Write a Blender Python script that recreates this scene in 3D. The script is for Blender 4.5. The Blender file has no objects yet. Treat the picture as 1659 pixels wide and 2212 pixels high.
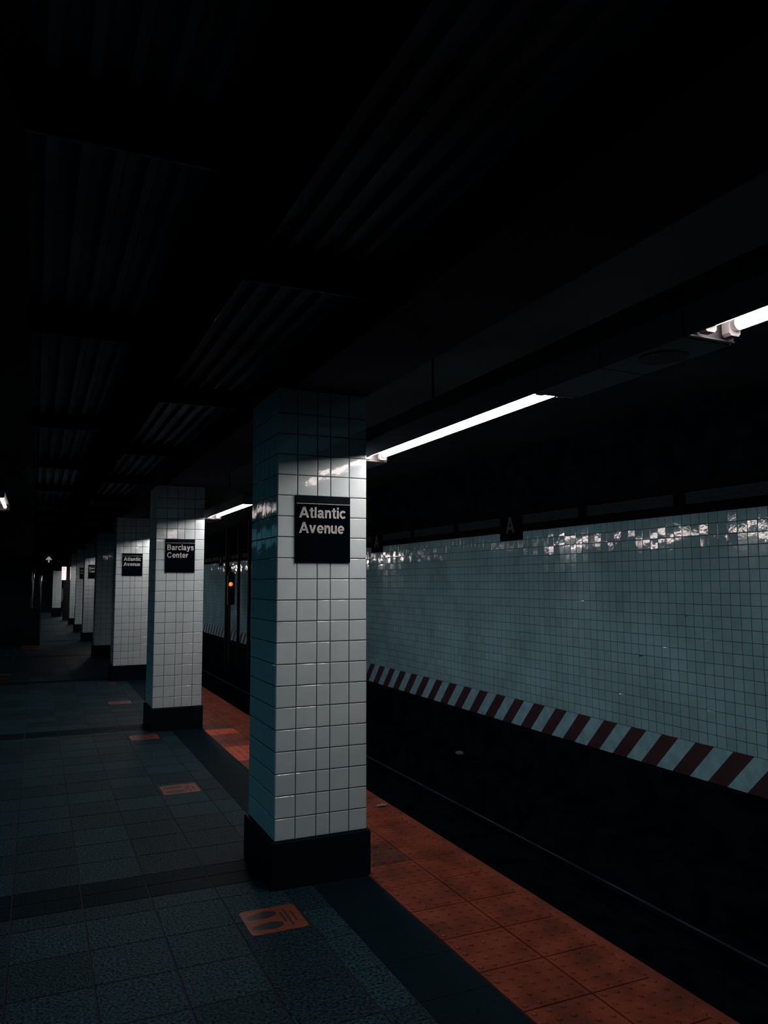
import bpy, bmesh, math, random
from mathutils import Vector, Matrix
random.seed(7)
sc = bpy.context.scene
col = sc.collection

# ---------------------------------------------------------------- camera, world, exposure
F_PX, YAW, PITCH, ROLL, EYE = 1664.4, 0.4225, 0.0898, -0.0028, 1.51
cam_d = bpy.data.cameras.new('camera')
cam = bpy.data.objects.new('camera', cam_d)
col.objects.link(cam)
fw = Vector((math.sin(YAW)*math.cos(PITCH), math.cos(YAW)*math.cos(PITCH), math.sin(PITCH)))
rt0 = Vector((math.cos(YAW), -math.sin(YAW), 0))
up0 = rt0.cross(fw)
rt = rt0*math.cos(ROLL) + up0*math.sin(ROLL)
up = -rt0*math.sin(ROLL) + up0*math.cos(ROLL)
cam.matrix_world = Matrix(((rt.x, up.x, -fw.x, 0), (rt.y, up.y, -fw.y, 0), (rt.z, up.z, -fw.z, EYE), (0, 0, 0, 1)))
cam_d.sensor_fit = 'VERTICAL'
cam_d.sensor_height = 24.0
cam_d.lens = 24.0*F_PX/2212.0
cam_d.clip_start = 0.05
cam_d.clip_end = 200
sc.camera = cam

WORLD_COL, WORLD_STR = (0.020, 0.068, 0.088), 2.1  # added teal fill with no source in the station, enters through ceiling gaps
TUBE_COL, TUBE_STR = (1.0, 0.85, 0.84), 28.0
w = bpy.data.worlds.new('world')
sc.world = w
w.use_nodes = True
w.node_tree.nodes['Background'].inputs[0].default_value = (*WORLD_COL, 1)
w.node_tree.nodes['Background'].inputs[1].default_value = WORLD_STR
sc.view_settings.view_transform = 'Standard'
sc.view_settings.look = 'None'
sc.view_settings.gamma = 1.0
sc.view_settings.use_curve_mapping = False
sc.view_settings.exposure = 0.0

# ---------------------------------------------------------------- materials
def mat(name, color, rough=0.6, metal=0.0, noise=None, bump=None, emit=None, spec=0.5, coat=0.0):
    """noise=(scale, amount) varies the base colour; bump=(scale, strength)"""
    m = bpy.data.materials.new(name)
    m.use_nodes = True
    nt = m.node_tree
    b = nt.nodes['Principled BSDF']
    b.inputs['Base Color'].default_value = (*color, 1)
    b.inputs['Roughness'].default_value = rough
    b.inputs['Metallic'].default_value = metal
    b.inputs['Specular IOR Level'].default_value = spec
    b.inputs['Coat Weight'].default_value = coat
    if noise or bump:
        tc = nt.nodes.new('ShaderNodeTexCoord')
    if noise:
        n = nt.nodes.new('ShaderNodeTexNoise')
        n.inputs['Scale'].default_value = noise[0]
        n.inputs['Detail'].default_value = 6
        nt.links.new(tc.outputs['Object'], n.inputs['Vector'])
        r = nt.nodes.new('ShaderNodeMapRange')
        r.inputs['From Min'].default_value = 0.36
        r.inputs['From Max'].default_value = 0.64
        r.inputs['To Min'].default_value = 1-noise[1]
        r.inputs['To Max'].default_value = 1+noise[1]
        nt.links.new(n.outputs['Fac'], r.inputs['Value'])
        mx = nt.nodes.new('ShaderNodeVectorMath')
        mx.operation = 'SCALE'
        mx.inputs[0].default_value = color
        nt.links.new(r.outputs['Result'], mx.inputs['Scale'])
        nt.links.new(mx.outputs['Vector'], b.inputs['Base Color'])
    if bump:
        n2 = nt.nodes.new('ShaderNodeTexNoise')
        n2.inputs['Scale'].default_value = bump[0]
        n2.inputs['Detail'].default_value = 4
        nt.links.new(tc.outputs['Object'], n2.inputs['Vector'])
        bp = nt.nodes.new('ShaderNodeBump')
        bp.inputs['Strength'].default_value = bump[1]
        bp.inputs['Distance'].default_value = 0.01
        nt.links.new(n2.outputs['Fac'], bp.inputs['Height'])
        nt.links.new(bp.outputs['Normal'], b.inputs['Normal'])
    if emit:
        b.inputs['Emission Color'].default_value = (*emit[0], 1)
        b.inputs['Emission Strength'].default_value = emit[1]
    return m

M = {}
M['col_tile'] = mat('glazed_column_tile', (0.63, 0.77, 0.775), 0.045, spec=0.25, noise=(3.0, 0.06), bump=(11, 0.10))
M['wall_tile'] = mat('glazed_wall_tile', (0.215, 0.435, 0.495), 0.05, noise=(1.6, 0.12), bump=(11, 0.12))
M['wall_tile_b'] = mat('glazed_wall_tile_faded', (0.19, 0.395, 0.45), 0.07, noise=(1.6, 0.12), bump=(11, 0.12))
M['grout'] = mat('dark_grout', (0.004, 0.007, 0.009), 0.8)
M['base'] = mat('black_column_base', (0.003, 0.01, 0.014), 0.45, spec=0.04)
M['sign'] = mat('black_enamel', (0.001, 0.003, 0.005), 0.7, spec=0.0)
M['sign_band'] = mat('charcoal_band', (0.002, 0.006, 0.009), 0.7, spec=0.05)
M['letter'] = mat('off_white_lettering', (0.50, 0.52, 0.51), 0.6, spec=0.1)
M['arrow'] = mat('glowing_white_arrow', (0.75, 0.78, 0.76), 0.5, emit=((0.8, 0.85, 0.8), 0.28))  # no lamp: slight emission paints in the brightness the arrow lacks
M['faint_letter'] = mat('faint_teal_mosaic', (0.012, 0.024, 0.03), 0.5)
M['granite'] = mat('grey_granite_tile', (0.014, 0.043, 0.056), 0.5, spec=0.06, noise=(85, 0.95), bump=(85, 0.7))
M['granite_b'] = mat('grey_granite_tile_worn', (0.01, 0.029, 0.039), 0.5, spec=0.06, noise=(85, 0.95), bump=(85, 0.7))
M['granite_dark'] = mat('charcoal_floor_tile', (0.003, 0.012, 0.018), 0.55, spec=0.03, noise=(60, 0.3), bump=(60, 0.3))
M['joint'] = mat('floor_joint', (0.002, 0.003, 0.004), 0.85)
M['orange'] = mat('worn_orange_tactile', (0.155, 0.034, 0.016), 0.33, spec=0.3, noise=(6, 0.35), bump=(120, 0.25))
M['orange_bright'] = mat('new_orange_tactile', (0.42, 0.05, 0.009), 0.45, noise=(12, 0.2), bump=(120, 0.25))
M['orange_dirty'] = mat('dirty_orange_tactile', (0.075, 0.026, 0.018), 0.33, spec=0.3, noise=(9, 0.5), bump=(120, 0.25))
M['decal'] = mat('orange_floor_decal', (0.18, 0.04, 0.016), 0.55, noise=(40, 0.2))
M['decal_dark'] = mat('dark_footprint_print', (0.011, 0.017, 0.022), 0.55)
M['pit'] = mat('sooty_trackbed', (0.002, 0.006, 0.009), 0.9, noise=(5, 0.5), spec=0.0)
M['rail'] = mat('rail_steel', (0.0025, 0.006, 0.009), 0.8, spec=0.0, noise=(3, 0.5))
M['railhead'] = mat('worn_railhead', (0.022, 0.045, 0.065), 0.55, noise=(2.5, 0.6))
M['stripe_w'] = mat('pale_stripe_paint', (0.19, 0.43, 0.51), 0.6, noise=(9, 0.15))
M['stripe_r'] = mat('dark_red_stripe_paint', (0.028, 0.008, 0.014), 0.6, noise=(9, 0.2))
M['frieze'] = mat('dark_maroon_border_tile', (0.005, 0.0055, 0.007), 0.8, spec=0.0)
M['frieze_panel'] = mat('ribbed_blue_grey_panel', (0.03, 0.055, 0.07), 0.6, spec=0.15)
M['soot'] = mat('sooty_ceiling_paint', (0.016, 0.026, 0.032), 0.8, spec=0.1, noise=(1.2, 0.3))
M['deck'] = mat('corrugated_deck_paint', (0.105, 0.135, 0.18), 0.6, spec=0.1, noise=(2, 0.35))
M['beam'] = mat('dark_beam_paint', (0.003, 0.005, 0.007), 0.8, spec=0.0, noise=(2, 0.3))
M['girder'] = mat('purple_grey_girder_paint', (0.055, 0.06, 0.085), 0.8, spec=0.0, noise=(1, 0.3))
M['trough'] = mat('dark_blue_trough_paint', (0.060, 0.072, 0.090), 0.5)
M['trough_in'] = mat('grey_enamel_housing', (0.14, 0.14, 0.14), 0.4)
M['socket'] = mat('pale_lamp_socket', (0.34, 0.33, 0.33), 0.5)
M['grille'] = mat('perforated_grille', (0.018, 0.020, 0.025), 0.6)
M['steel'] = mat('stainless_steel', (0.6, 0.6, 0.6), 0.12, metal=1.0)
M['tube_cap'] = mat('aluminium_tube_cap', (0.5, 0.5, 0.5), 0.35, metal=0.8)
M['tube'] = mat('lit_fluorescent_tube', (0.8, 0.8, 0.8), 0.4, emit=(TUBE_COL, TUBE_STR))
M['tube_soft'] = mat('softer_fluorescent_tube', (0.8, 0.8, 0.8), 0.4, emit=(TUBE_COL, 15.0))
M['tube_dim'] = mat('weak_fluorescent_tube', (0.8, 0.8, 0.8), 0.4, emit=(TUBE_COL, 2.2))
M['tube_off'] = mat('unlit_fluorescent_tube', (0.35, 0.35, 0.35), 0.3)
M['amber'] = mat('amber_signal_lens', (0.5, 0.2, 0.02), 0.3, emit=((1.0, 0.20, 0.010), 1.3))
M['amber_core'] = mat('amber_signal_core', (0.5, 0.3, 0.1), 0.3, emit=((1.0, 0.60, 0.30), 1.0))
M['panel_lit'] = mat('backlit_panel', (0.6, 0.55, 0.55), 0.4, emit=((1.0, 0.76, 0.76), 1.1))
M['paper'] = mat('scrap_paper', (0.16, 0.19, 0.19), 0.8)
M['black'] = mat('black_painted_steel', (0.008, 0.009, 0.011), 0.6, spec=0.3)
M['glass'] = mat('dark_enclosure_panel', (0.006, 0.008, 0.010), 0.25)

# ---------------------------------------------------------------- helpers
class MB:
    def __init__(s):
        s.v, s.f, s.m = [], [], []
    def quad(s, a, b, c, d, m=0):
        n = len(s.v); s.v += [tuple(a), tuple(b), tuple(c), tuple(d)]; s.f.append((n, n+1, n+2, n+3)); s.m.append(m)
    def poly(s, pts, m=0):
        n = len(s.v); s.v += [tuple(p) for p in pts]; s.f.append(tuple(range(n, n+len(pts)))); s.m.append(m)
    def prism(s, pts, lo, hi, axis='z', m=0):
        """closed outline pts (2D) extruded along an axis"""
        def P(p, t):
            return {'z': (p[0], p[1], t), 'y': (p[0], t, p[1]), 'x': (t, p[0], p[1])}[axis]
        n = len(s.v); k = len(pts)
        s.v += [P(p, lo) for p in pts] + [P(p, hi) for p in pts]
        s.f.append(tuple(range(n, n+k))); s.m.append(m)
        s.f.append(tuple(range(n+2*k-1, n+k-1, -1))); s.m.append(m)
        for i in range(k):
            j = (i+1) % k
            s.f.append((n+i, n+j, n+k+j, n+k+i)); s.m.append(m)
    def box(s, x0, x1, y0, y1, z0, z1, m=0):
        s.prism([(x0, y0), (x1, y0), (x1, y1), (x0, y1)], z0, z1, 'z', m)
    def cyl(s, p0, p1, r, seg=16, m=0, r1=None):
        p0, p1 = Vector(p0), Vector(p1)
        d = (p1-p0).normalized()
        a = d.orthogonal().normalized(); b = d.cross(a)
        r1 = r if r1 is None else r1
        n = len(s.v)
        for q, rr in ((p0, r), (p1, r1)):
            for i in range(seg):
                t = 2*math.pi*i/seg
                s.v.append(tuple(q + a*math.cos(t)*rr + b*math.sin(t)*rr))
        s.f.append(tuple(range(n, n+seg))); s.m.append(m)
        s.f.append(tuple(range(n+2*seg-1, n+seg-1, -1))); s.m.append(m)
        for i in range(seg):
            j = (i+1) % seg
            s.f.append((n+i, n+j, n+seg+j, n+seg+i)); s.m.append(m)
    def tiles(s, o, U, V, us, vs, mf=lambda i, j: 0, gap=0.0015, bev=0.0025, h=0.002, tilt=0.0, grout=None, skip=None, gm=1):
        """glazed tiles on the plane o + u*U + v*V, raised along U x V; one tilted bevelled tile per cell"""
        o, U, V = Vector(o), Vector(U), Vector(V)
        N = U.cross(V)
        if grout is not None:
            s.quad(o+U*us[0]+V*vs[0], o+U*us[-1]+V*vs[0], o+U*us[-1]+V*vs[-1], o+U*us[0]+V*vs[-1], gm)
        for i in range(len(us)-1):
            for j in range(len(vs)-1):
                if skip and skip((us[i]+us[i+1])/2, (vs[j]+vs[j+1])/2):
                    continue
                u0, u1, v0, v1 = us[i]+gap, us[i+1]-gap, vs[j]+gap, vs[j+1]-gap
                ta, tb = random.gauss(0, tilt), random.gauss(0, tilt)
                uc, vc = (u0+u1)/2, (v0+v1)/2
                n = len(s.v)
                for (a, b, e) in ((u0, v0, 0), (u1, v0, 0), (u1, v1, 0), (u0, v1, 0), (u0+bev, v0+bev, 1), (u1-bev, v0+bev, 1), (u1-bev, v1-bev, 1), (u0+bev, v1-bev, 1)):
                    hh = (h + ta*(a-uc) + tb*(b-vc)) if e else 0.0003
                    s.v.append(tuple(o+U*a+V*b+N*hh))
                k = mf(i, j)
                for q in ((4, 5, 6, 7), (0, 1, 5, 4), (1, 2, 6, 5), (2, 3, 7, 6), (3, 0, 4, 7)):
                    s.f.append(tuple(n+t for t in q)); s.m.append(k)
    def build(s, name, mats, parent=None, smooth=False, bevel=0.0):
        me = bpy.data.meshes.new(name)
        me.from_pydata(s.v, [], s.f)
        for m in (mats if isinstance(mats, (list, tuple)) else [mats]):
            me.materials.append(m)
        me.polygons.foreach_set('material_index', s.m)
        if smooth:
            me.polygons.foreach_set('use_smooth', [True]*len(s.f))
        me.update()
        if not smooth or bevel:
            pass
        bm = bmesh.new(); bm.from_mesh(me)
        if len(s.f) < 3000:
            bmesh.ops.recalc_face_normals(bm, faces=bm.faces)
        bm.to_mesh(me); bm.free()
        o = bpy.data.objects.new(name, me)
        col.objects.link(o)
        if parent: o.parent = parent
        if bevel:
            b = o.modifiers.new('edge', 'BEVEL'); b.width = bevel; b.segments = 2; b.limit_method = 'ANGLE'
        return o

def tag(o, label, cat, group=None, kind=None):
    o['label'] = label
    o['category'] = cat
    if group: o['group'] = group
    if kind: o['kind'] = kind
    return o
def struct(o, label=None):
    o['kind'] = 'structure'
    if label: o['label'] = label
    return o
def empty(name, loc):
    o = bpy.data.objects.new(name, None)
    o.location = loc
    o.empty_display_size = 0.1
    col.objects.link(o)
    return o
def dup(root, loc):
    r = root.copy(); col.objects.link(r); r.location = loc
    for ch in list(root.children):
        c = ch.copy(); col.objects.link(c); c.parent = r
        for g in list(ch.children):
            d = g.copy(); col.objects.link(d); d.parent = c
    return r

T = 0.108
Y_END = 46.0
Y_BEG = -6.0
Y_CEIL = -0.5  # ceiling stops here, leaving an unseen gap for the world fill
COLX0, COLX1 = 1.116, 1.6115
COLD = 0.511
COL_Y = [3.8165, 8.243, 12.646, 16.87, 21.25, 25.6, 30.0]
BAY = 4.415

# ---------------------------------------------------------------- floor of the platform
xs = [1.31, 1.161]
x = 0.857
while x > -5.9:
    xs.append(x); x -= 0.3035
xs = sorted(xs)
def rows():
    ys, kinds = [], []
    k = -2
    while True:
        y0 = 3.98 + BAY*k
        if y0 > Y_END: break
        ys += [y0, y0+0.1525]; kinds += [1, 1]
        y = y0+0.305
        while y < y0+BAY-0.05:
            ys.append(y); kinds.append(0)
            y += 0.30448
        k += 1
    ys.append(y0)
    return ys, kinds
ys, kinds = rows()
mb = MB()
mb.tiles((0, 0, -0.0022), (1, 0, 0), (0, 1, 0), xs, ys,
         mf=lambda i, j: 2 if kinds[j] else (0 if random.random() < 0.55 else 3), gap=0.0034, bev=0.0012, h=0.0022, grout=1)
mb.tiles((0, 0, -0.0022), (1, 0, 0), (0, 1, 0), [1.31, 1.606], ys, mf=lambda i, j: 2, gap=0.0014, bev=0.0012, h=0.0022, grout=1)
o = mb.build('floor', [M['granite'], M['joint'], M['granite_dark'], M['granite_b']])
struct(o, 'speckled grey granite tile platform floor with charcoal cross bands')

# platform slab below the tiles, its face towards the track
mb = MB()
mb.prism([(-6, -0.004), (2.238, -0.004), (2.238, -0.16), (2.05, -0.16), (2.05, -1.25), (-6, -1.25)], Y_BEG, Y_END, 'y')
struct(mb.build('floor', M['pit']), 'dark concrete edge of the platform above the track')

# ---------------------------------------------------------------- orange tactile strip along the edge
mb = MB()
P = 0.2988
k0 = int((Y_BEG-2.70)/P)+1
sy = [2.70+P*k for k in range(k0, int((Y_END-3.2)/P))]
def om(i, j):
    y = sy[j]+P/2
    if i == 0 and (7.75 < y < 8.1 or 6.6 < y < 7.2): return 2
    if i == 0 and (8.12 < y < 8.5 or 3.9 < y < 4.15): return 3
    if i == 1 and 4.05 < y < 4.3: return 3
    return 2 if random.random() < 0.04 and y > 9 else 0
mb.tiles((0, 0, -0.002), (1, 0, 0), (0, 1, 0), [1.608, 1.911, 2.186], sy, mf=om, gap=0.003, bev=0.001, h=0.0055, grout=1)
def dome(x, y, z, r, h, seg, m):
    n = len(mb.v)
    rings = [(1.0, 0.0), (0.78, 0.75)]
    for rr, hh in rings:
        for i in range(seg):
            t = 2*math.pi*i/seg
            mb.v.append((x+r*rr*math.cos(t), y+r*rr*math.sin(t), z+h*hh))
    mb.v.append((x, y, z+h))
    for i in range(seg):
        j = (i+1) % seg
        mb.f.append((n+i, n+j, n+seg+j, n+seg+i)); mb.m.append(m)
        mb.f.append((n+seg+i, n+seg+j, n+2*seg)); mb.m.append(m)
for j in range(len(sy)-1):
    yc = sy[j]+P/2
    if yc < 0.8 or yc > 22: continue
    seg = 10 if yc < 6 else 6
    for c in range(2):
        m = om(c, j)
        for a in range(5):
            for b in range(5):
                px = (1.637+0.0605*a) if c == 0 else (1.940+0.0595*a)
                dome(px, sy[j]+0.029+0.060*b, 0.0034, 0.0125, 0.0060, seg, m)
strip = mb.build('tactile_strip', [M['orange'], M['joint'], M['orange_bright'], M['orange_dirty']])
tag(strip, 'orange tactile warning strip with small domes along the platform edge', 'tactile strip')
mb = MB()
mb.box(2.186, 2.245, Y_BEG+0.1, Y_END-0.4, -0.08, 0.003)
mb.build('edging', M['orange'], strip, bevel=0.004)

# ---------------------------------------------------------------- track pit
mb = MB()
mb.box(2.05, 5.05, Y_BEG, Y_END, -1.40, -1.25)
mb.box(5.05, 5.71, Y_BEG, Y_END, -1.40, -0.92)
struct(mb.build('floor', M['pit']), 'black sooty trackbed between platform and tiled wall')
def rail(x, label):
    mb = MB()
    prof = [(-.07, 0), (.07, 0), (.07, .012), (.012, .03), (.012, .11), (.036, .12), (.036, .148), (.03, .152), (-.03, .152), (-.036, .148), (-.036, .12), (-.012, .11), (-.012, .03), (-.07, .012)]
    mb.prism([(x+a, -1.25+b) for a, b in prof], Y_BEG, Y_END, 'y')
    r = mb.build('rail', M['rail'])
    mb = MB(); mb.box(x-0.014, x+0.014, Y_BEG+.1, Y_END-.4, -1.0978, -1.0970)
    mb.build('worn_railhead', M['railhead'], r)
    tag(r, label, 'rail', 'running rails of the track')
rail(4.61, 'dull steel rail running along the dark trackbed nearer the tiled wall')
rail(3.175, 'steel rail in the trackbed beside the platform edge')

# ---------------------------------------------------------------- tiled wall across the track
WX = 5.72
wy0 = 4.778
k0 = int((0.3-wy0)/T)
wys = [wy0+T*k for k in range(k0, int((Y_END-wy0)/T))]
wzs = [-0.0106+T*k for k in range(21)]
A_BLOCKS = [8.60+4.42*k for k in range(-2, 9)]
mb = MB()
def in_block(u, v):
    y = -u
    return v > 2.04 and any(abs(y-a) < 0.26 for a in A_BLOCKS)
us = sorted([-y for y in wys])
rnd = {}
def wm(i, j):
    return 2 if random.random() < 0.18 else 0
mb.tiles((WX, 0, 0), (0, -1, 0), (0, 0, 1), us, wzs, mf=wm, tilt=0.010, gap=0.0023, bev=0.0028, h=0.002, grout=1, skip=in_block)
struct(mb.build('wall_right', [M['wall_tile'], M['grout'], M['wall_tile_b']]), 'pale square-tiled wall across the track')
mb = MB()
mb.box(WX-0.01, WX+0.3, Y_BEG, Y_END, -1.4, -0.335)
struct(mb.build('wall_right', M['pit']), 'black foot of the wall below the hazard stripes')
mb = MB()
mb.box(WX+0.002, WX+0.3, Y_BEG, Y_END, -0.335, 3.3)
struct(mb.build('wall_right', M['pit']), 'dark structure of the wall behind the tiles')
# striped warning band under the tiles
mb = MB()
zt, zb = -0.0106, -0.335
y = 5.349-0.432*20
k = 0
mb.box(WX-0.004, WX+0.002, 0.3, Y_END, zb, zt, 1)
while y < Y_END-1:
    j = random.uniform(-.006, .006)
    mb.quad((WX-0.006, y-.216+j, zt), (WX-0.006, y+j, zt), (WX-0.006, y+.303+j, zb), (WX-0.006, y+.088+j, zb), 0)
    y += 0.432
struct(mb.build('trim_1', [M['stripe_w'], M['stripe_r']]), 'red and white diagonal hazard stripes under the wall tiles')

# frieze above the tiles
mb = MB()
mb.box(WX-0.012, WX+0.002, 0.3, Y_END, 2.148, 2.236)
mb.box(WX-0.012, WX+0.002, 0.3, Y_END, 2.372, 2.47)
struct(mb.build('trim_2', M['frieze']), 'dark maroon border tiles along the top of the wall')
div = []
for a in A_BLOCKS:
    div += [(a-.26, a+.26), (a+1.473-.07, a+1.473+.07), (a+2.947-.07, a+2.947+.07)]
div.sort()
mb = MB()
mb.box(WX-0.004, WX+0.002, 0.3, Y_END, 2.236, 2.372, 1)
for (a, b), (c, d) in zip(div[:-1], div[1:]):
    if c < 0.5 or c > Y_END-1: continue
    z = 2.246
    while z < 2.360:
        mb.prism([(WX-0.004, z), (WX-0.011, z+0.003), (WX-0.011, z+0.008), (WX-0.004, z+0.011)], b+0.012, c-0.012, 'y', 0)
        z += 0.0145
struct(mb.build('trim_3', [M['frieze_panel'], M['frieze']]), 'ribbed blue-grey frieze panels above the wall tiles')

def smooth_path(p, n=5):
    if len(p) < 3: return p
    q = [p[0]]+list(p)+[p[-1]]
    out = []
    for i in range(1, len(q)-2):
        p0, p1, p2, p3 = (Vector(v) for v in q[i-1:i+3])
        for k in range(n):
            t = k/n
            out.append(0.5*((2*p1)+(p2-p0)*t+(2*p0-5*p1+4*p2-p3)*t*t+(3*p1-p0-3*p2+p3)*t*t*t))
    out.append(Vector(p[-1]))
    return out
def arc(cx, cy, rx, ry, a0, a1, n=26):
    return [(cx+rx*math.cos(math.radians(a0+(a1-a0)*k/n)), cy+ry*math.sin(math.radians(a0+(a1-a0)*k/n))) for k in range(n+1)]
def bx(x0, x1, y0, y1): return ('poly', [(x0, y0), (x1, y0), (x1, y1), (x0, y1)])
GLYPH = {
 'A': (0.96, [('poly', [(0, 0), (.215, 0), (.585, 1), (.375, 1)]), ('poly', [(.745, 0), (.96, 0), (.585, 1), (.375, 1)]), bx(.22, .74, .22, .385)]),
 'v': (0.67, [('poly', [(0, .74), (.205, .74), (.43, 0), (.24, 0)]), ('poly', [(.67, .74), (.465, .74), (.24, 0), (.43, 0)])]),
 'y': (0.67, [('poly', [(0, .74), (.205, .74), (.44, .04), (.255, -.02)]), ('poly', [(.67, .74), (.465, .74), (.235, .02), (.36, -.14), (.42, -.02)]), ('path', [(.345, .02), (.30, -.11), (.22, -.175), (.07, -.165)])]),
 't': (0.41, [bx(.115, .30, .12, .93), bx(0, .41, .60, .74), ('path', [(.208, .2), (.215, .11), (.27, .08), (.41, .085)])]),
 'l': (0.185, [bx(0, .185, 0, 1)]),
 'i': (0.185, [bx(0, .185, 0, .74), bx(0, .185, .84, 1)]),
 'a': (0.64, [('path', [(.12, .51), (.16, .61), (.30, .66), (.43, .62), (.48, .52), (.48, .16), (.53, .07), (.62, .06)]), ('path', [(.48, .42), (.38, .38), (.20, .34), (.11, .26), (.11, .15), (.20, .08), (.33, .09), (.45, .18), (.48, .28)])]),
 'n': (0.57, [bx(0, .18, 0, .74), ('path', [(.09, .42), (.17, .58), (.30, .655), (.42, .62), (.478, .49), (.478, 0)])]),
 'u': (0.57, [bx(.39, .57, 0, .74), ('path', [(.09, .74), (.09, .24), (.15, .12), (.27, .085), (.40, .16), (.48, .32)])]),
 'c': (0.62, [('path', arc(.325, .37, .24, .29, 38, 322))]),
 'e': (0.65, [('path', arc(.33, .37, .24, .29, -6, 318)), bx(.11, .63, .30, .42)]),
 's': (0.60, [('path', [(.50, .54), (.42, .63), (.30, .66), (.17, .62), (.115, .53), (.17, .45), (.32, .40), (.45, .34), (.50, .22), (.44, .12), (.30, .08), (.16, .11), (.09, .21)])]),
 'r': (0.40, [bx(0, .18, 0, .74), ('path', [(.09, .38), (.15, .54), (.26, .635), (.40, .64)])]),
 'B': (0.78, [bx(0, .20, 0, 1), bx(.1, .44, .84, 1), bx(.1, .44, .46, .61), bx(.1, .44, 0, .16), ('path', [(.40, .92), (.54, .87), (.60, .745), (.54, .60), (.40, .54)]), ('path', [(.40, .54), (.60, .48), (.675, .31), (.60, .14), (.40, .08)])]),
 'C': (0.90, [('path', arc(.47, .5, .375, .42, 33, 327, 40))]),
}
def text_mesh(s, cap, depth=0.0008):
    mb = MB()
    x = 0.0
    hw = 0.090
    for ch in s:
        wd, parts = GLYPH[ch]
        for kind, pts in parts:
            if kind == 'poly':
                mb.prism([((x+p[0])*cap, p[1]*cap) for p in pts], 0, depth)
            else:
                pp = smooth_path([Vector(p) for p in pts]) if len(pts) < 20 else [Vector(p) for p in pts]
                L, R = [], []
                for k, p in enumerate(pp):
                    d = (pp[min(k+1, len(pp)-1)]-pp[max(k-1, 0)])
                    d.normalize()
                    nn = Vector((-d.y, d.x))*hw
                    L.append(p+nn); R.append(p-nn)
                for k in range(len(pp)-1):
                    mb.prism([((x+q[0])*cap, q[1]*cap) for q in (L[k], L[k+1], R[k+1], R[k])], 0, depth)
        x += wd+0.085
        if ch == 'A': x -= 0.07
    o = mb.build('lettering', M['letter'])
    me = o.data
    bpy.data.objects.remove(o)
    return me
def put_text(me, parent, loc, rot, m, sx=1.0):
    me.materials.clear(); me.materials.append(m)
    o = bpy.data.objects.new('lettering', me)
    o.location = loc; o.rotation_euler = rot; o.scale = (sx, 1, 1)
    col.objects.link(o); o.parent = parent
    return o

# letter blocks in the frieze
blk = MB()
blk.box(-0.014, 0.002, -0.255, 0.255, 0, 0.40)
a_me = text_mesh('A', 0.21)
first = None
for n, y in enumerate(A_BLOCKS):
    if n not in (2, 3, 5, 6): continue
    if first is None:
        r = empty('letter_plaque', (WX, y, 2.042))
        blk.build('backing', M['frieze'], r)
        put_text(a_me, r, (-0.0150, 0.115, 0.10), (math.pi/2, 0, -math.pi/2), M['faint_letter'])
        first = r
    else:
        r = dup(first, (WX, y, 2.042))
    lab = {2: 'dark letter A plaque in the wall frieze well right of the nearest column',
           3: 'dark letter A plaque in the wall frieze just right of the nearest column'}
    tag(r, lab.get(n, 'faint letter A plaque in the frieze between second column and nearest column'), 'plaque', 'letter plaques along the wall frieze')

# ---------------------------------------------------------------- overhead
mb = MB()
mb.box(COLX1+0.0, WX+0.3, Y_CEIL, Y_END, 3.25, 3.4)
struct(mb.build('ceiling', M['soot']), 'black ceiling over the track')
# corrugated deck bays
def deck(x0, x1, label):
    mb = MB()
    pts = []
    x = x0
    p = 0.0925
    while x < x1:
        for dx, z in ((0, 2.775), (0.040, 2.775), (0.052, 2.735), (0.078, 2.735)):
            if x+dx <= x1: pts.append((x+dx, z))
        x += p
    pts.append((x1, pts[-1][1]))
    pts += [(x1, 2.84), (x0, 2.84)]
    mb.prism(pts, Y_CEIL, Y_END, 'y')
    struct(mb.build('ceiling', M['deck']), label)
deck(0.655, 1.23, 'corrugated dark ceiling deck beside the column girder')
deck(-0.07, 0.43, 'corrugated dark ceiling deck left of the centre beam')
mb = MB(); mb.prism([(-1.4, Y_CEIL), (-0.07, Y_CEIL), (-0.07, Y_END), (-2.6, Y_END), (-2.6, 14), (-1.4, 9)], 2.70, 2.84)  # left edge cut back out of view to let the world fill in
struct(mb.build('ceiling', M['soot']), 'flat dark ceiling at the left')
mb = MB(); mb.box(1.19, COLX1, Y_CEIL, Y_END, 2.518, 3.3)
struct(mb.build('trim_4', M['girder']), 'long painted girder resting on the row of columns')
mb = MB(); mb.box(0.43, 0.655, Y_CEIL, Y_END, 2.62, 2.84)
struct(mb.build('trim_5', M['beam']), 'long dark ceiling beam between the corrugated bays')
def cross_beam(y, x0, x1, nm, label):
    mb = MB()
    mb.box(x0, x1, y-.17, y-.010, 2.66, 2.80, 0)
    mb.box(x0, x1, y-.010, y, 2.656, 2.80, 1)  # paler edge strip paints in the lit line under the beam
    struct(mb.build(nm, [M['beam'], M['deck']]), label)
for k in range(20):
    y = 0.62+2.2*k
    if y < Y_END-1: cross_beam(y, 0.655, 1.19, 'trim_6', 'short cross beam under the corrugated deck')
for k in range(20):
    y = [0.1, 2.08, 3.82][k] if k < 3 else 6.2+2.2*(k-3)
    if y < Y_END-1: cross_beam(y, -0.07, 0.43, 'trim_7', 'short cross beam under the left corrugated deck')
mb = MB()
for a, b in ((2.9, 4.72), (5.3, 6.9), (7.3, 9.2), (9.5, 11.4), (11.8, 14.0)):
    mb.cyl((0.672, a, 2.665), (0.672, b, 2.665), 0.010, 10)
tag(mb.build('conduit', M['steel'], smooth=True), 'thin shiny conduit run along the ceiling beam', 'conduit')

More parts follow.
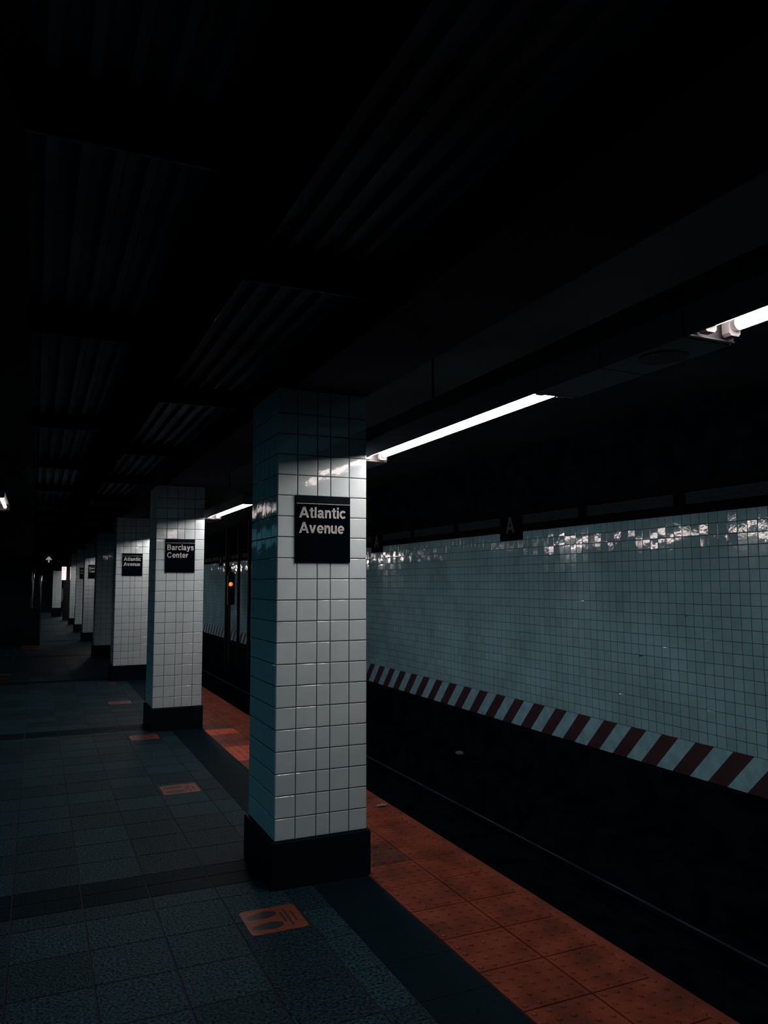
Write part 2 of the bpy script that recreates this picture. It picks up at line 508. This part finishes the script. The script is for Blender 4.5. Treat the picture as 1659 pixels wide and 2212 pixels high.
# far end and left side of the station
mb = MB(); mb.box(-6.2, WX+0.3, Y_BEG-0.2, Y_BEG, -1.4, 3.0)  # unseen, added so the world fill only falls in from above
struct(mb.build('wall_front', M['soot']), 'unseen dark wall added behind the viewer to cut low ambient light')
mb = MB(); mb.box(-6, WX+0.3, Y_END-0.3, Y_END, -1.4, 3.4)
struct(mb.build('wall_back', M['soot']), 'dark far end of the station')
mb = MB(); mb.box(-6.2, -6, Y_BEG, Y_END, 0, 2.9)
struct(mb.build('wall_left', M['pit']), 'dark left side of the station')

# ---------------------------------------------------------------- tiled columns
TOPZ = 2.518
def column_proto():
    r = empty('tiled_column', (COLX0, COL_Y[0], 0))
    W = COLX1-COLX0
    z0 = 0.2273
    vs = [z0+T*k for k in range(22)]; vs[-1] = TOPZ
    cu = [0, 0.1065, 0.2165, 0.2895, 0.3955, W]
    du = [0, 0.108, 0.216, 0.295, 0.403, COLD]
    mb = MB()
    c = 0.002
    mb.box(c, W-c, c, COLD-c, 0.05, TOPZ, 1)
    kw = dict(tilt=0.004, gap=0.0019, bev=0.0030, h=0.0025)
    mb.tiles((0, c, 0), (1, 0, 0), (0, 0, 1), cu, vs, **kw)                    # front
    mb.tiles((W, COLD-c, 0), (-1, 0, 0), (0, 0, 1), cu, vs, **kw)              # rear
    mb.tiles((c, COLD, 0), (0, -1, 0), (0, 0, 1), du, vs, **kw)                # left
    mb.tiles((W-c, 0, 0), (0, 1, 0), (0, 0, 1), du, vs, **kw)                  # right
    mb.build('tile_cladding', [M['col_tile'], M['grout']], r)
    mb = MB()
    mb.box(-0.02, W+0.016, -0.02, COLD+0.02, 0, z0-0.001)
    mb.build('base', M['base'], r, bevel=0.006)
    return r
labels = ['nearest white tiled column, black base, with Atlantic Avenue sign in large letters',
          'second white tiled column from the camera, carrying the Barclays Center sign',
          'third white tiled column, with the small Atlantic Avenue sign, left of the Barclays Center column',
          'dim unsigned tiled column directly left of the third column',
          'far tiled column with dark sign partly hidden, next beyond the dim unsigned one',
          'paler narrow far tiled column with a half-hidden dark sign',
          'farthest narrow tiled column of the row, no sign visible']
proto = column_proto()
for i, y in enumerate(COL_Y):
    r = proto if i == 0 else dup(proto, (COLX0, y, 0))
    tag(r, labels[i], 'column', 'white tiled columns along the platform')

# small chips in the glaze of the nearest column
mb = MB()
for cx, cz, q in ((0.010, 1.302, .0016), (0.014, 1.293, .0012), (0.019, 1.309, .0014), (0.026, 1.314, .0011), (0.024, 1.303, .0015)):
    mb.prism([(cx-q, cz-q), (cx+q*1.4, cz-q*.4), (cx+q, cz+q*1.3), (cx-q*.6, cz+q*.7)], -0.0012, 0.0015, 'y')
mb.build('glaze_chip', M['grout'], proto)

# ---------------------------------------------------------------- station signs
me_aa = [text_mesh('Atlantic', 0.0575), text_mesh('Avenue', 0.0575)]
me_bc = [text_mesh('Barclays', 0.0575), text_mesh('Center', 0.0575)]
def width(me):
    return max(v.co.x for v in me.vertices)-min(v.co.x for v in me.vertices)
def sign(i, lines, widths, label):
    y = COL_Y[i]
    r = empty('station_sign', (1.2105, y, 1.608))
    W, H = 0.303, 0.350
    mb = MB()
    mb.box(0, W, -0.011, -0.0005, 0, H)
    p = mb.build('panel', M['sign'], r, bevel=0.0015)
    mb = MB(); mb.box(0.001, W-0.001, -0.0125, -0.0112, H-0.041, H-0.001)
    mb.build('header_band', M['sign_band'], r)
    mb = MB(); mb.box(0.004, W-0.002, -0.0135, -0.0113, H-0.0445, H-0.0415)
    mb.build('rule_line', M['letter'], r)
    for me, wd, z in zip(lines, widths, (H-0.117, H-0.197)):
        put_text(me, r, (0.018, -0.0118, z), (math.pi/2, 0, 0), M['letter'], wd/width(me))
    return tag(r, label, 'sign', 'black station name signs on the columns')
sign(0, me_aa, (0.258, 0.250), 'large black Atlantic Avenue sign on the nearest column')
sign(1, me_bc, (0.272, 0.215), 'black Barclays Center sign on the second column')
sign(2, me_aa, (0.258, 0.250), 'small black Atlantic Avenue sign on the third column')
sign(4, me_bc, (0.272, 0.215), 'tiny dark sign on the far column past the unsigned one')
sign(5, me_aa, (0.258, 0.250), 'tiniest dark sign, half hidden, on the paler far column')

# ---------------------------------------------------------------- lights along the platform edge
LX0, LX1, LZ = 1.655, 1.845, 2.200
def fixture_proto(L, tube):
    """origin at the far end, on the centre line, underside level; the fitting runs towards -y"""
    r = empty('fluorescent_fixture', (0, 0, 0))
    h = (LX1-LX0)/2
    mb = MB()
    mb.box(-h, h, -L, 0, 0.075, 0.090)                                   # top pan
    mb.box(-h, -h+0.004, -L, 0, 0.0, 0.075)                              # side panel towards the platform
    mb.build('housing', M['trough'], r)
    mb = MB()
    mb.box(-h+0.004, h-0.004, -L+0.01, -0.01, 0.070, 0.0748)
    mb.build('reflector', M['trough_in'], r)
    for y0, y1 in ((-0.006, 0.0), (-L, -L+0.006)):
        mb = MB()
        mb.prism([(-h, 0.0), (h-0.012, 0.0), (h, 0.012), (h, 0.075), (-h, 0.075)], y0, y1, 'y')
        mb.box(-h, h-0.012, y0-0.014 if y0 > -0.1 else y0, y1 if y0 > -0.1 else y1+0.014, 0.0, 0.003)
        mb.build('end_plate', M['trough_in'], r)
    for tx in (-0.045, 0.048):
        mb = MB(); mb.cyl((tx, -L+0.068, 0.038), (tx, -0.068, 0.038), 0.0185, 20)
        t = mb.build('lamp_tube', tube, r, smooth=True)
        for (a, b) in ((-0.068, -0.052), (-L+0.052, -L+0.068)):
            mb = MB(); mb.cyl((tx, a, 0.038), (tx, b, 0.038), 0.0190, 20)
            mb.build('end_cap', M['tube_cap'], t)
        for (a, b) in ((-0.052, -0.026), (-L+0.026, -L+0.052)):
            mb = MB()
            mb.prism([(tx-.014, .006), (tx+.014, .006), (tx+.022, .014), (tx+.022, .055), (tx+.012, .074), (tx-.012, .074), (tx-.022, .055), (tx-.022, .014)], a, b, 'y')
            mb.build('socket', M['socket'], r)
    return r
CX = (LX0+LX1)/2
far_ends = [-0.6, 1.60, 4.06, 6.28, 8.50, 10.72, 13.1, 15.1, 17.5, 19.7, 21.9, 24.2, 26.4, 28.6, 30.8, 33.0, 35.2, 37.4, 39.6, 41.8]
LEN = 1.75
FLAB = ['unlit tube fitting over the track edge level with the viewer',
        'lit fluorescent fitting cut off by the right edge of the picture', 'long lit fluorescent fitting ending at the nearest column',
        'lit fluorescent fitting hidden behind the nearest column', 'small lit fluorescent fitting seen between the first and second columns',
        'fluorescent fitting just visible at the right edge of the second column']
lit = fixture_proto(LEN, M['tube'])
off = fixture_proto(LEN, M['tube_off'])
weak = fixture_proto(LEN, M['tube_dim'])
soft = fixture_proto(LEN, M['tube_soft'])
used = {}
for i, y in enumerate(far_ends):
    src = off if i in (0, 8) else (weak if i in (7, 9, 12) else (soft if i == 1 else lit))
    if src not in used:
        used[src] = 1; r = src; r.location = (CX, y, LZ)
    else:
        r = dup(src, (CX, y, LZ))
    tag(r, FLAB[i] if i < len(FLAB) else 'distant fluorescent fitting hidden behind the row of columns', 'light fixture', 'fluorescent fittings over the platform edge')
# steel channel carrying fittings and trough sections
mb = MB(); mb.box(LX0+0.002, LX1-0.004, -2.4, Y_END-0.4, LZ+0.092, LZ+0.16)
struct(mb.build('trim_8', M['black']), 'black steel channel carrying the lights')
mb = MB()
y = -1.1
while y < Y_END-1:
    mb.cyl((CX, y, LZ+0.155), (CX, y, 3.27), 0.006, 8)
    y += 2.2
struct(mb.build('trim_9', M['black']), 'thin rods hanging the light channel from the ceiling')
# trough boxes between the fittings, with a round speaker grille on the underside
def trough(y0, y1, grille, label):
    r = empty('cable_trough', (CX, y0, LZ))
    h = (LX1-LX0)/2
    L = y1-y0
    j = min(0.36, L*0.5)
    mb = MB()
    mb.box(-h, h, 0.002, j-0.0015, 0.0, 0.090)
    mb.box(-h, h, j+0.0015, L-0.002, 0.0, 0.090)
    mb.box(-h+0.006, h-0.006, 0.002, L-0.002, 0.004, 0.086)
    mb.build('casing', M['trough'], r, bevel=0.002)
    if grille:
        mb = MB()
        g = (0.0, 0.175)
        mb.cyl((g[0], g[1], -0.003), (g[0], g[1], 0.001), 0.072, 40)
        mb.build('speaker_grille', M['grille'], r)
        mb = MB()
        for q in range(5):
            rr = 0.014+0.0125*q
            n = 36
            for t in range(n):
                a0, a1 = 2*math.pi*t/n, 2*math.pi*(t+1)/n
                mb.quad((g[0]+rr*math.cos(a0), g[1]+rr*math.sin(a0), -0.0034), (g[0]+rr*math.cos(a1), g[1]+rr*math.sin(a1), -0.0034),
                        (g[0]+(rr+.004)*math.cos(a1), g[1]+(rr+.004)*math.sin(a1), -0.0034), (g[0]+(rr+.004)*math.cos(a0), g[1]+(rr+.004)*math.sin(a0), -0.0034))
        mb.build('grille_rings', M['trough'], r)
    tag(r, label, 'cable trough', 'dark trough boxes between the lights')
for i in range(len(far_ends)-1):
    a, b = far_ends[i], far_ends[i+1]-LEN
    if i not in (1, 2, 4): continue
    lab = {1: 'dark trough box with round speaker grille between the two nearest lights', 2: 'dark trough box against the top right edge of the nearest column'}
    trough(a+0.002, b-0.002, i in (1, 4), lab.get(i, 'dark trough box hidden behind the columns'))

# weak fitting at the left edge of the view
r = fixture_proto(1.6, M['tube_dim'])
for c in r.children:
    if c.name.startswith('housing'): hs = c
r.location = (-0.43, 10.56, 2.395)
tag(r, 'single fluorescent fitting glowing at the left edge of the picture', 'light fixture')
mb = MB()
for yy in (-0.3, -1.3):
    mb.cyl((0, yy, 0.09), (0, yy, 0.30), 0.006, 8)
mb.build('hanger', M['black'], r)

# ---------------------------------------------------------------- floor decals with footprints
def decal(x, y, sx, sy_, label):
    r = empty('floor_decal', (x, y, 0))
    def rr(w_, h_, rad, n=6):
        pts = []
        for cx, cy, a in ((w_-rad, rad, -90), (w_-rad, h_-rad, 0), (rad, h_-rad, 90), (rad, rad, 180)):
            for t in range(n+1):
                q = math.radians(a+90*t/n)
                pts.append((cx+rad*math.cos(q), cy+rad*math.sin(q)))
        return pts
    mb = MB(); mb.prism(rr(sx, sy_, 0.022), 0.0001, 0.0016)
    mb.build('sheet', M['decal'], r)
    def foot(u0, u1, vc, tilt):
        pts = []
        n = 28
        L = u1-u0
        for t in range(n):
            a = 2*math.pi*t/n
            c, s = math.cos(a), math.sin(a)
            u = (1+c)/2
            wdt = 0.029 + 0.012*u - 0.004*math.sin(math.pi*min(1, u*1.6))
            px = u0+L*u
            pts.append((px, vc + s*wdt*(1.0) + tilt*(u-0.5)*L))
        mb = MB(); mb.prism(pts, 0.0016, 0.0021)
        mb.build('footprint', M['decal_dark'], r)
    foot(0.016, 0.160, sy_*0.72, 0.10)
    foot(0.016, 0.160, sy_*0.27, 0.02)
    mb = MB()
    rg = random.Random(3)
    for u, v0, v1 in ((0.176, .30, .72), (0.197, .14, .86), (0.224, .30, .72)):
        v = v0*sy_
        while v < v1*sy_:
            l = rg.uniform(0.007, 0.016)
            mb.box(u-0.0055, u+0.0055, v, min(v+l, v1*sy_), 0.0016, 0.0020)
            v += l+0.0035
    mb.build('print_line', M['decal_dark'], r)
    tag(r, label, 'floor decal', 'orange footprint decals on the platform floor')
decal(0.893, 3.368, 0.258, 0.258, 'nearest orange footprint decal, in front of the nearest column')
decal(0.880, 5.778, 0.262, 0.255, 'second nearest orange footprint decal, left of the nearest column')
decal(0.881, 7.855, 0.264, 0.245, 'orange footprint decal just in front of the second column')
decal(0.877, 10.235, 0.266, 0.255, 'small orange footprint decal left of the second column base')
decal(0.890, 12.31, 0.258, 0.17, 'faint farthest orange footprint decal in front of the third column')

# ---------------------------------------------------------------- litter
def scrap(name, x, y, z, s, label, seed):
    rg = random.Random(seed)
    bm = bmesh.new()
    bmesh.ops.create_icosphere(bm, subdivisions=3, radius=1)
    for v in bm.verts:
        n = 1+rg.uniform(-.28, .28)
        v.co = Vector((v.co.x*s[0]*n, v.co.y*s[1]*n, v.co.z*s[2]*n+s[2]))
    me = bpy.data.meshes.new(name); bm.to_mesh(me); bm.free()
    me.materials.append(M['paper'])
    o = bpy.data.objects.new(name, me); o.location = (x, y, z); col.objects.link(o)
    tag(o, label, 'litter')
scrap('crumpled_paper', 5.48, 9.62, -0.90, (0.045, 0.085, 0.022), 'crumpled pale scrap of paper lying in the black track pit', 4)
scrap('paper_scrap', 2.165, 4.87, 0.008, (0.035, 0.016, 0.006), 'thin pale paper scrap on the orange strip beside the nearest column', 9)

# ---------------------------------------------------------------- signal and posts by the far wall
def at_post(y, xc, wdt, z1, label):
    mb = MB()
    t = wdt*0.22
    mb.box(xc-wdt/2, xc+wdt/2, y-wdt/2, y-wdt/2+t, -0.92, z1)
    mb.box(xc-wdt/2, xc+wdt/2, y+wdt/2-t, y+wdt/2, -0.92, z1)
    mb.box(xc-t/2, xc+t/2, y-wdt/2+t, y+wdt/2-t, -0.92, z1)
    tag(mb.build('steel_post', M['black']), label, 'post', 'black steel posts between track and tiled wall')
at_post(24.12, 5.45, 0.11, 3.25, 'black steel post left of the amber signal')
at_post(22.60, 5.45, 0.075, 3.25, 'thin black steel post right of the amber signal')
at_post(21.35, 5.45, 0.085, 3.25, 'black steel post touching the left side of the nearest column')
r = empty('track_signal', (5.29, 22.95, -0.92))
mb = MB(); mb.cyl((0, 0.06, 0), (0, 0.06, 2.9), 0.03, 12)
mb.build('mast', M['black'], r)
mb = MB(); mb.prism([(-0.10, 1.75), (0.10, 1.75), (0.10, 2.62), (0.05, 2.72), (-0.05, 2.72), (-0.10, 2.62)], -0.12, 0.02, 'y')
mb.build('signal_head', M['black'], r, bevel=0.01)
mb = MB(); mb.cyl((-0.03, -0.135, 2.36), (-0.03, -0.12, 2.36), 0.060, 24)
lens = mb.build('lens', M['amber'], r); lens['label'] = 'glowing amber lens'
mb = MB(); mb.cyl((-0.045, -0.138, 2.365), (-0.045, -0.1351, 2.365), 0.022, 20)
mb.build('lamp_core', M['amber_core'], lens)
mb = MB()
for t in range(10):
    a0, a1 = math.radians(200-22*t), math.radians(200-22*(t+1))
    for rr in (0.068,):
        mb.quad((-0.03+rr*math.cos(a0), -0.12, 2.36+rr*math.sin(a0)), (-0.03+rr*math.cos(a1), -0.12, 2.36+rr*math.sin(a1)),
                (-0.03+rr*math.cos(a1), -0.20, 2.36+rr*math.sin(a1)), (-0.03+rr*math.cos(a0), -0.20, 2.36+rr*math.sin(a0)))
mb.build('hood', M['black'], r)
tag(r, 'black track signal with one glowing amber light by the far wall', 'signal')

# ---------------------------------------------------------------- far left end of the platform
# hanging sign with an arrow
r = empty('hanging_sign', (0.13, 20.0, 1.88))
mb = MB(); mb.box(0, 0.62, -0.02, 0.02, 0, 0.285)
mb.build('panel', M['sign'], r, bevel=0.004)
mb = MB(); mb.box(0.0, 0.30, -0.024, -0.0202, 0.262, 0.270)
mb.build('edge_line', M['faint_letter'], r)
mb = MB()
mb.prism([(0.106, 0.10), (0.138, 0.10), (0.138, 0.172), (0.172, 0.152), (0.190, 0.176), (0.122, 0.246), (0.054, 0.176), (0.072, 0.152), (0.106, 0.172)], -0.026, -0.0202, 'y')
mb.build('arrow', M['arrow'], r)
mb = MB()
def ring(cx, cz, rad, wd, a0, a1, n=20):
    for t in range(n):
        p, q = math.radians(a0+(a1-a0)*t/n), math.radians(a0+(a1-a0)*(t+1)/n)
        mb.quad((cx+rad*math.cos(p), -0.0215, cz+rad*math.sin(p)), (cx+rad*math.cos(q), -0.0215, cz+rad*math.sin(q)),
                (cx+(rad-wd)*math.cos(q), -0.0215, cz+(rad-wd)*math.sin(q)), (cx+(rad-wd)*math.cos(p), -0.0215, cz+(rad-wd)*math.sin(p)))
ring(0.300, 0.150, 0.040, 0.011, 110, 380)
ring(0.292, 0.232, 0.013, 0.013, 0, 360, 12)
mb.box(0.284, 0.297, -0.022, -0.0202, 0.150, 0.215)
mb.box(0.290, 0.335, -0.022, -0.0202, 0.150, 0.161)
mb.prism([(0.326, 0.158), (0.338, 0.158), (0.352, 0.120), (0.342, 0.114)], -0.022, -0.0202, 'y')
mb.build('wheelchair_symbol', M['faint_letter'], r)
for xx in (0.08, 0.54):
    mb = MB(); mb.cyl((xx, 0, 0.285), (xx, 0, 0.82), 0.010, 8)
    mb.build('hanger', M['black'], r)
tag(r, 'black hanging sign with a white up arrow and wheelchair symbol', 'sign')

# stairway enclosure: dark panels in a stainless frame
r = empty('stair_enclosure', (0, 20.4, 0))
mb = MB(); mb.box(-1.6, 0.09, 0.03, 9.0, 0, 0.9)
mb.build('panel', M['glass'], r)
mb = MB(); mb.cyl((0.10, 0, 0), (0.10, 0, 2.40), 0.022, 14)
mb.build('post', M['steel'], r, smooth=True)
mb = MB()
mb.cyl((-0.115, 2.0, 0.02), (-0.060, 2.0, 2.62), 0.030, 16)
mb.build('post', M['steel'], r, smooth=True)
mb = MB(); mb.cyl((-0.09, 2.0, 0.90), (0.09, 0.1, 0.62), 0.020, 12)
mb.build('handrail', M['steel'], r, smooth=True)
mb = MB(); mb.cyl((-0.03, 0.0, 1.28), (0.09, 0.0, 1.28), 0.008, 8)
mb.build('crossbar', M['steel'], r)
mb = MB(); mb.cyl((-0.32, 0.0, 2.53), (-0.13, 0.0, 2.54), 0.013, 8)
mb.build('top_rail', M['steel'], r)
tag(r, 'dark stairway enclosure with slim stainless posts at the far left', 'railing')

# small orange strips at the far left
for (x0, x1, y0, y1, lab) in ((-0.27, 0.07, 23.0-4.0, 20.3, 'dim orange warning strip in front of the stainless posts'),
                              (-1.00, -0.34, 13.1, 14.2, 'dim orange warning strip at the left edge of the picture')):
    mb = MB(); mb.box(x0, x1, y0, y1, 0.0002, 0.008)
    o = mb.build('warning_strip', M['orange_dirty'], bevel=0.002)
    tag(o, lab, 'warning strip')
    mb = MB(); mb.box(x0, x1, y1, y1+0.03, 0.0002, 0.022)
    mb.build('nosing', M['steel'], o)

# intercom pillar with a lit panel, and the tiled pier behind it
r = empty('intercom_pillar', (0.90, 33.6, 0))
mb = MB(); mb.box(0.10, 0.42, 0.0, 0.42, 0, 2.6)
mb.build('body', M['black'], r)
mb = MB(); mb.prism([(0.03, 1.60), (0.17, 1.60), (0.185, 1.62), (0.185, 2.12), (0.17, 2.14), (0.03, 2.14), (0.015, 2.12), (0.015, 1.62)], -0.03, -0.001, 'y')
lp = mb.build('lit_panel', M['panel_lit'], r); lp['label'] = 'glowing pinkish white panel'
mb = MB(); ring(0, 0, 0, 0, 0, 1, 1); mb = MB()
for t in range(14):
    p, q = math.radians(130-20*t), math.radians(130-20*(t+1))
    mb.quad((0.075+.045*math.cos(p), -0.032, 2.05+.045*math.sin(p)), (0.075+.045*math.cos(q), -0.032, 2.05+.045*math.sin(q)),
            (0.075+.033*math.cos(q), -0.032, 2.05+.033*math.sin(q)), (0.075+.033*math.cos(p), -0.032, 2.05+.033*math.sin(p)))
mb.build('emblem', M['sign'], lp)
tag(r, 'dark pillar carrying a small bright vertical panel, far down the platform', 'intercom')
r = empty('tiled_pier', (0.66, 37.0, 0))
mb = MB(); mb.box(0.002, 0.36, 0.002, 0.5, 0.2, 2.1, 1)
mb.tiles((0, 0.002, 0), (1, 0, 0), (0, 0, 1), [0, .12, .24, .36], [0.39+T*k for k in range(16)], tilt=0.003)
mb.build('tile_cladding', [M['col_tile'], M['grout']], r)
mb = MB(); mb.box(-0.02, 0.38, -0.02, 0.52, 0, 0.385)
mb.build('base', M['base'], r)
mb = MB(); mb.prism([(0.36, .62), (0.40, .70), (0.43, .72), (0.43, 1.20), (0.40, 1.24), (0.36, 1.30)], 0.02, 0.3, 'y')
mb.build('wall_box', M['trough_in'], r)
tag(r, 'tiled pier with black base beyond the bright panel', 'pier')
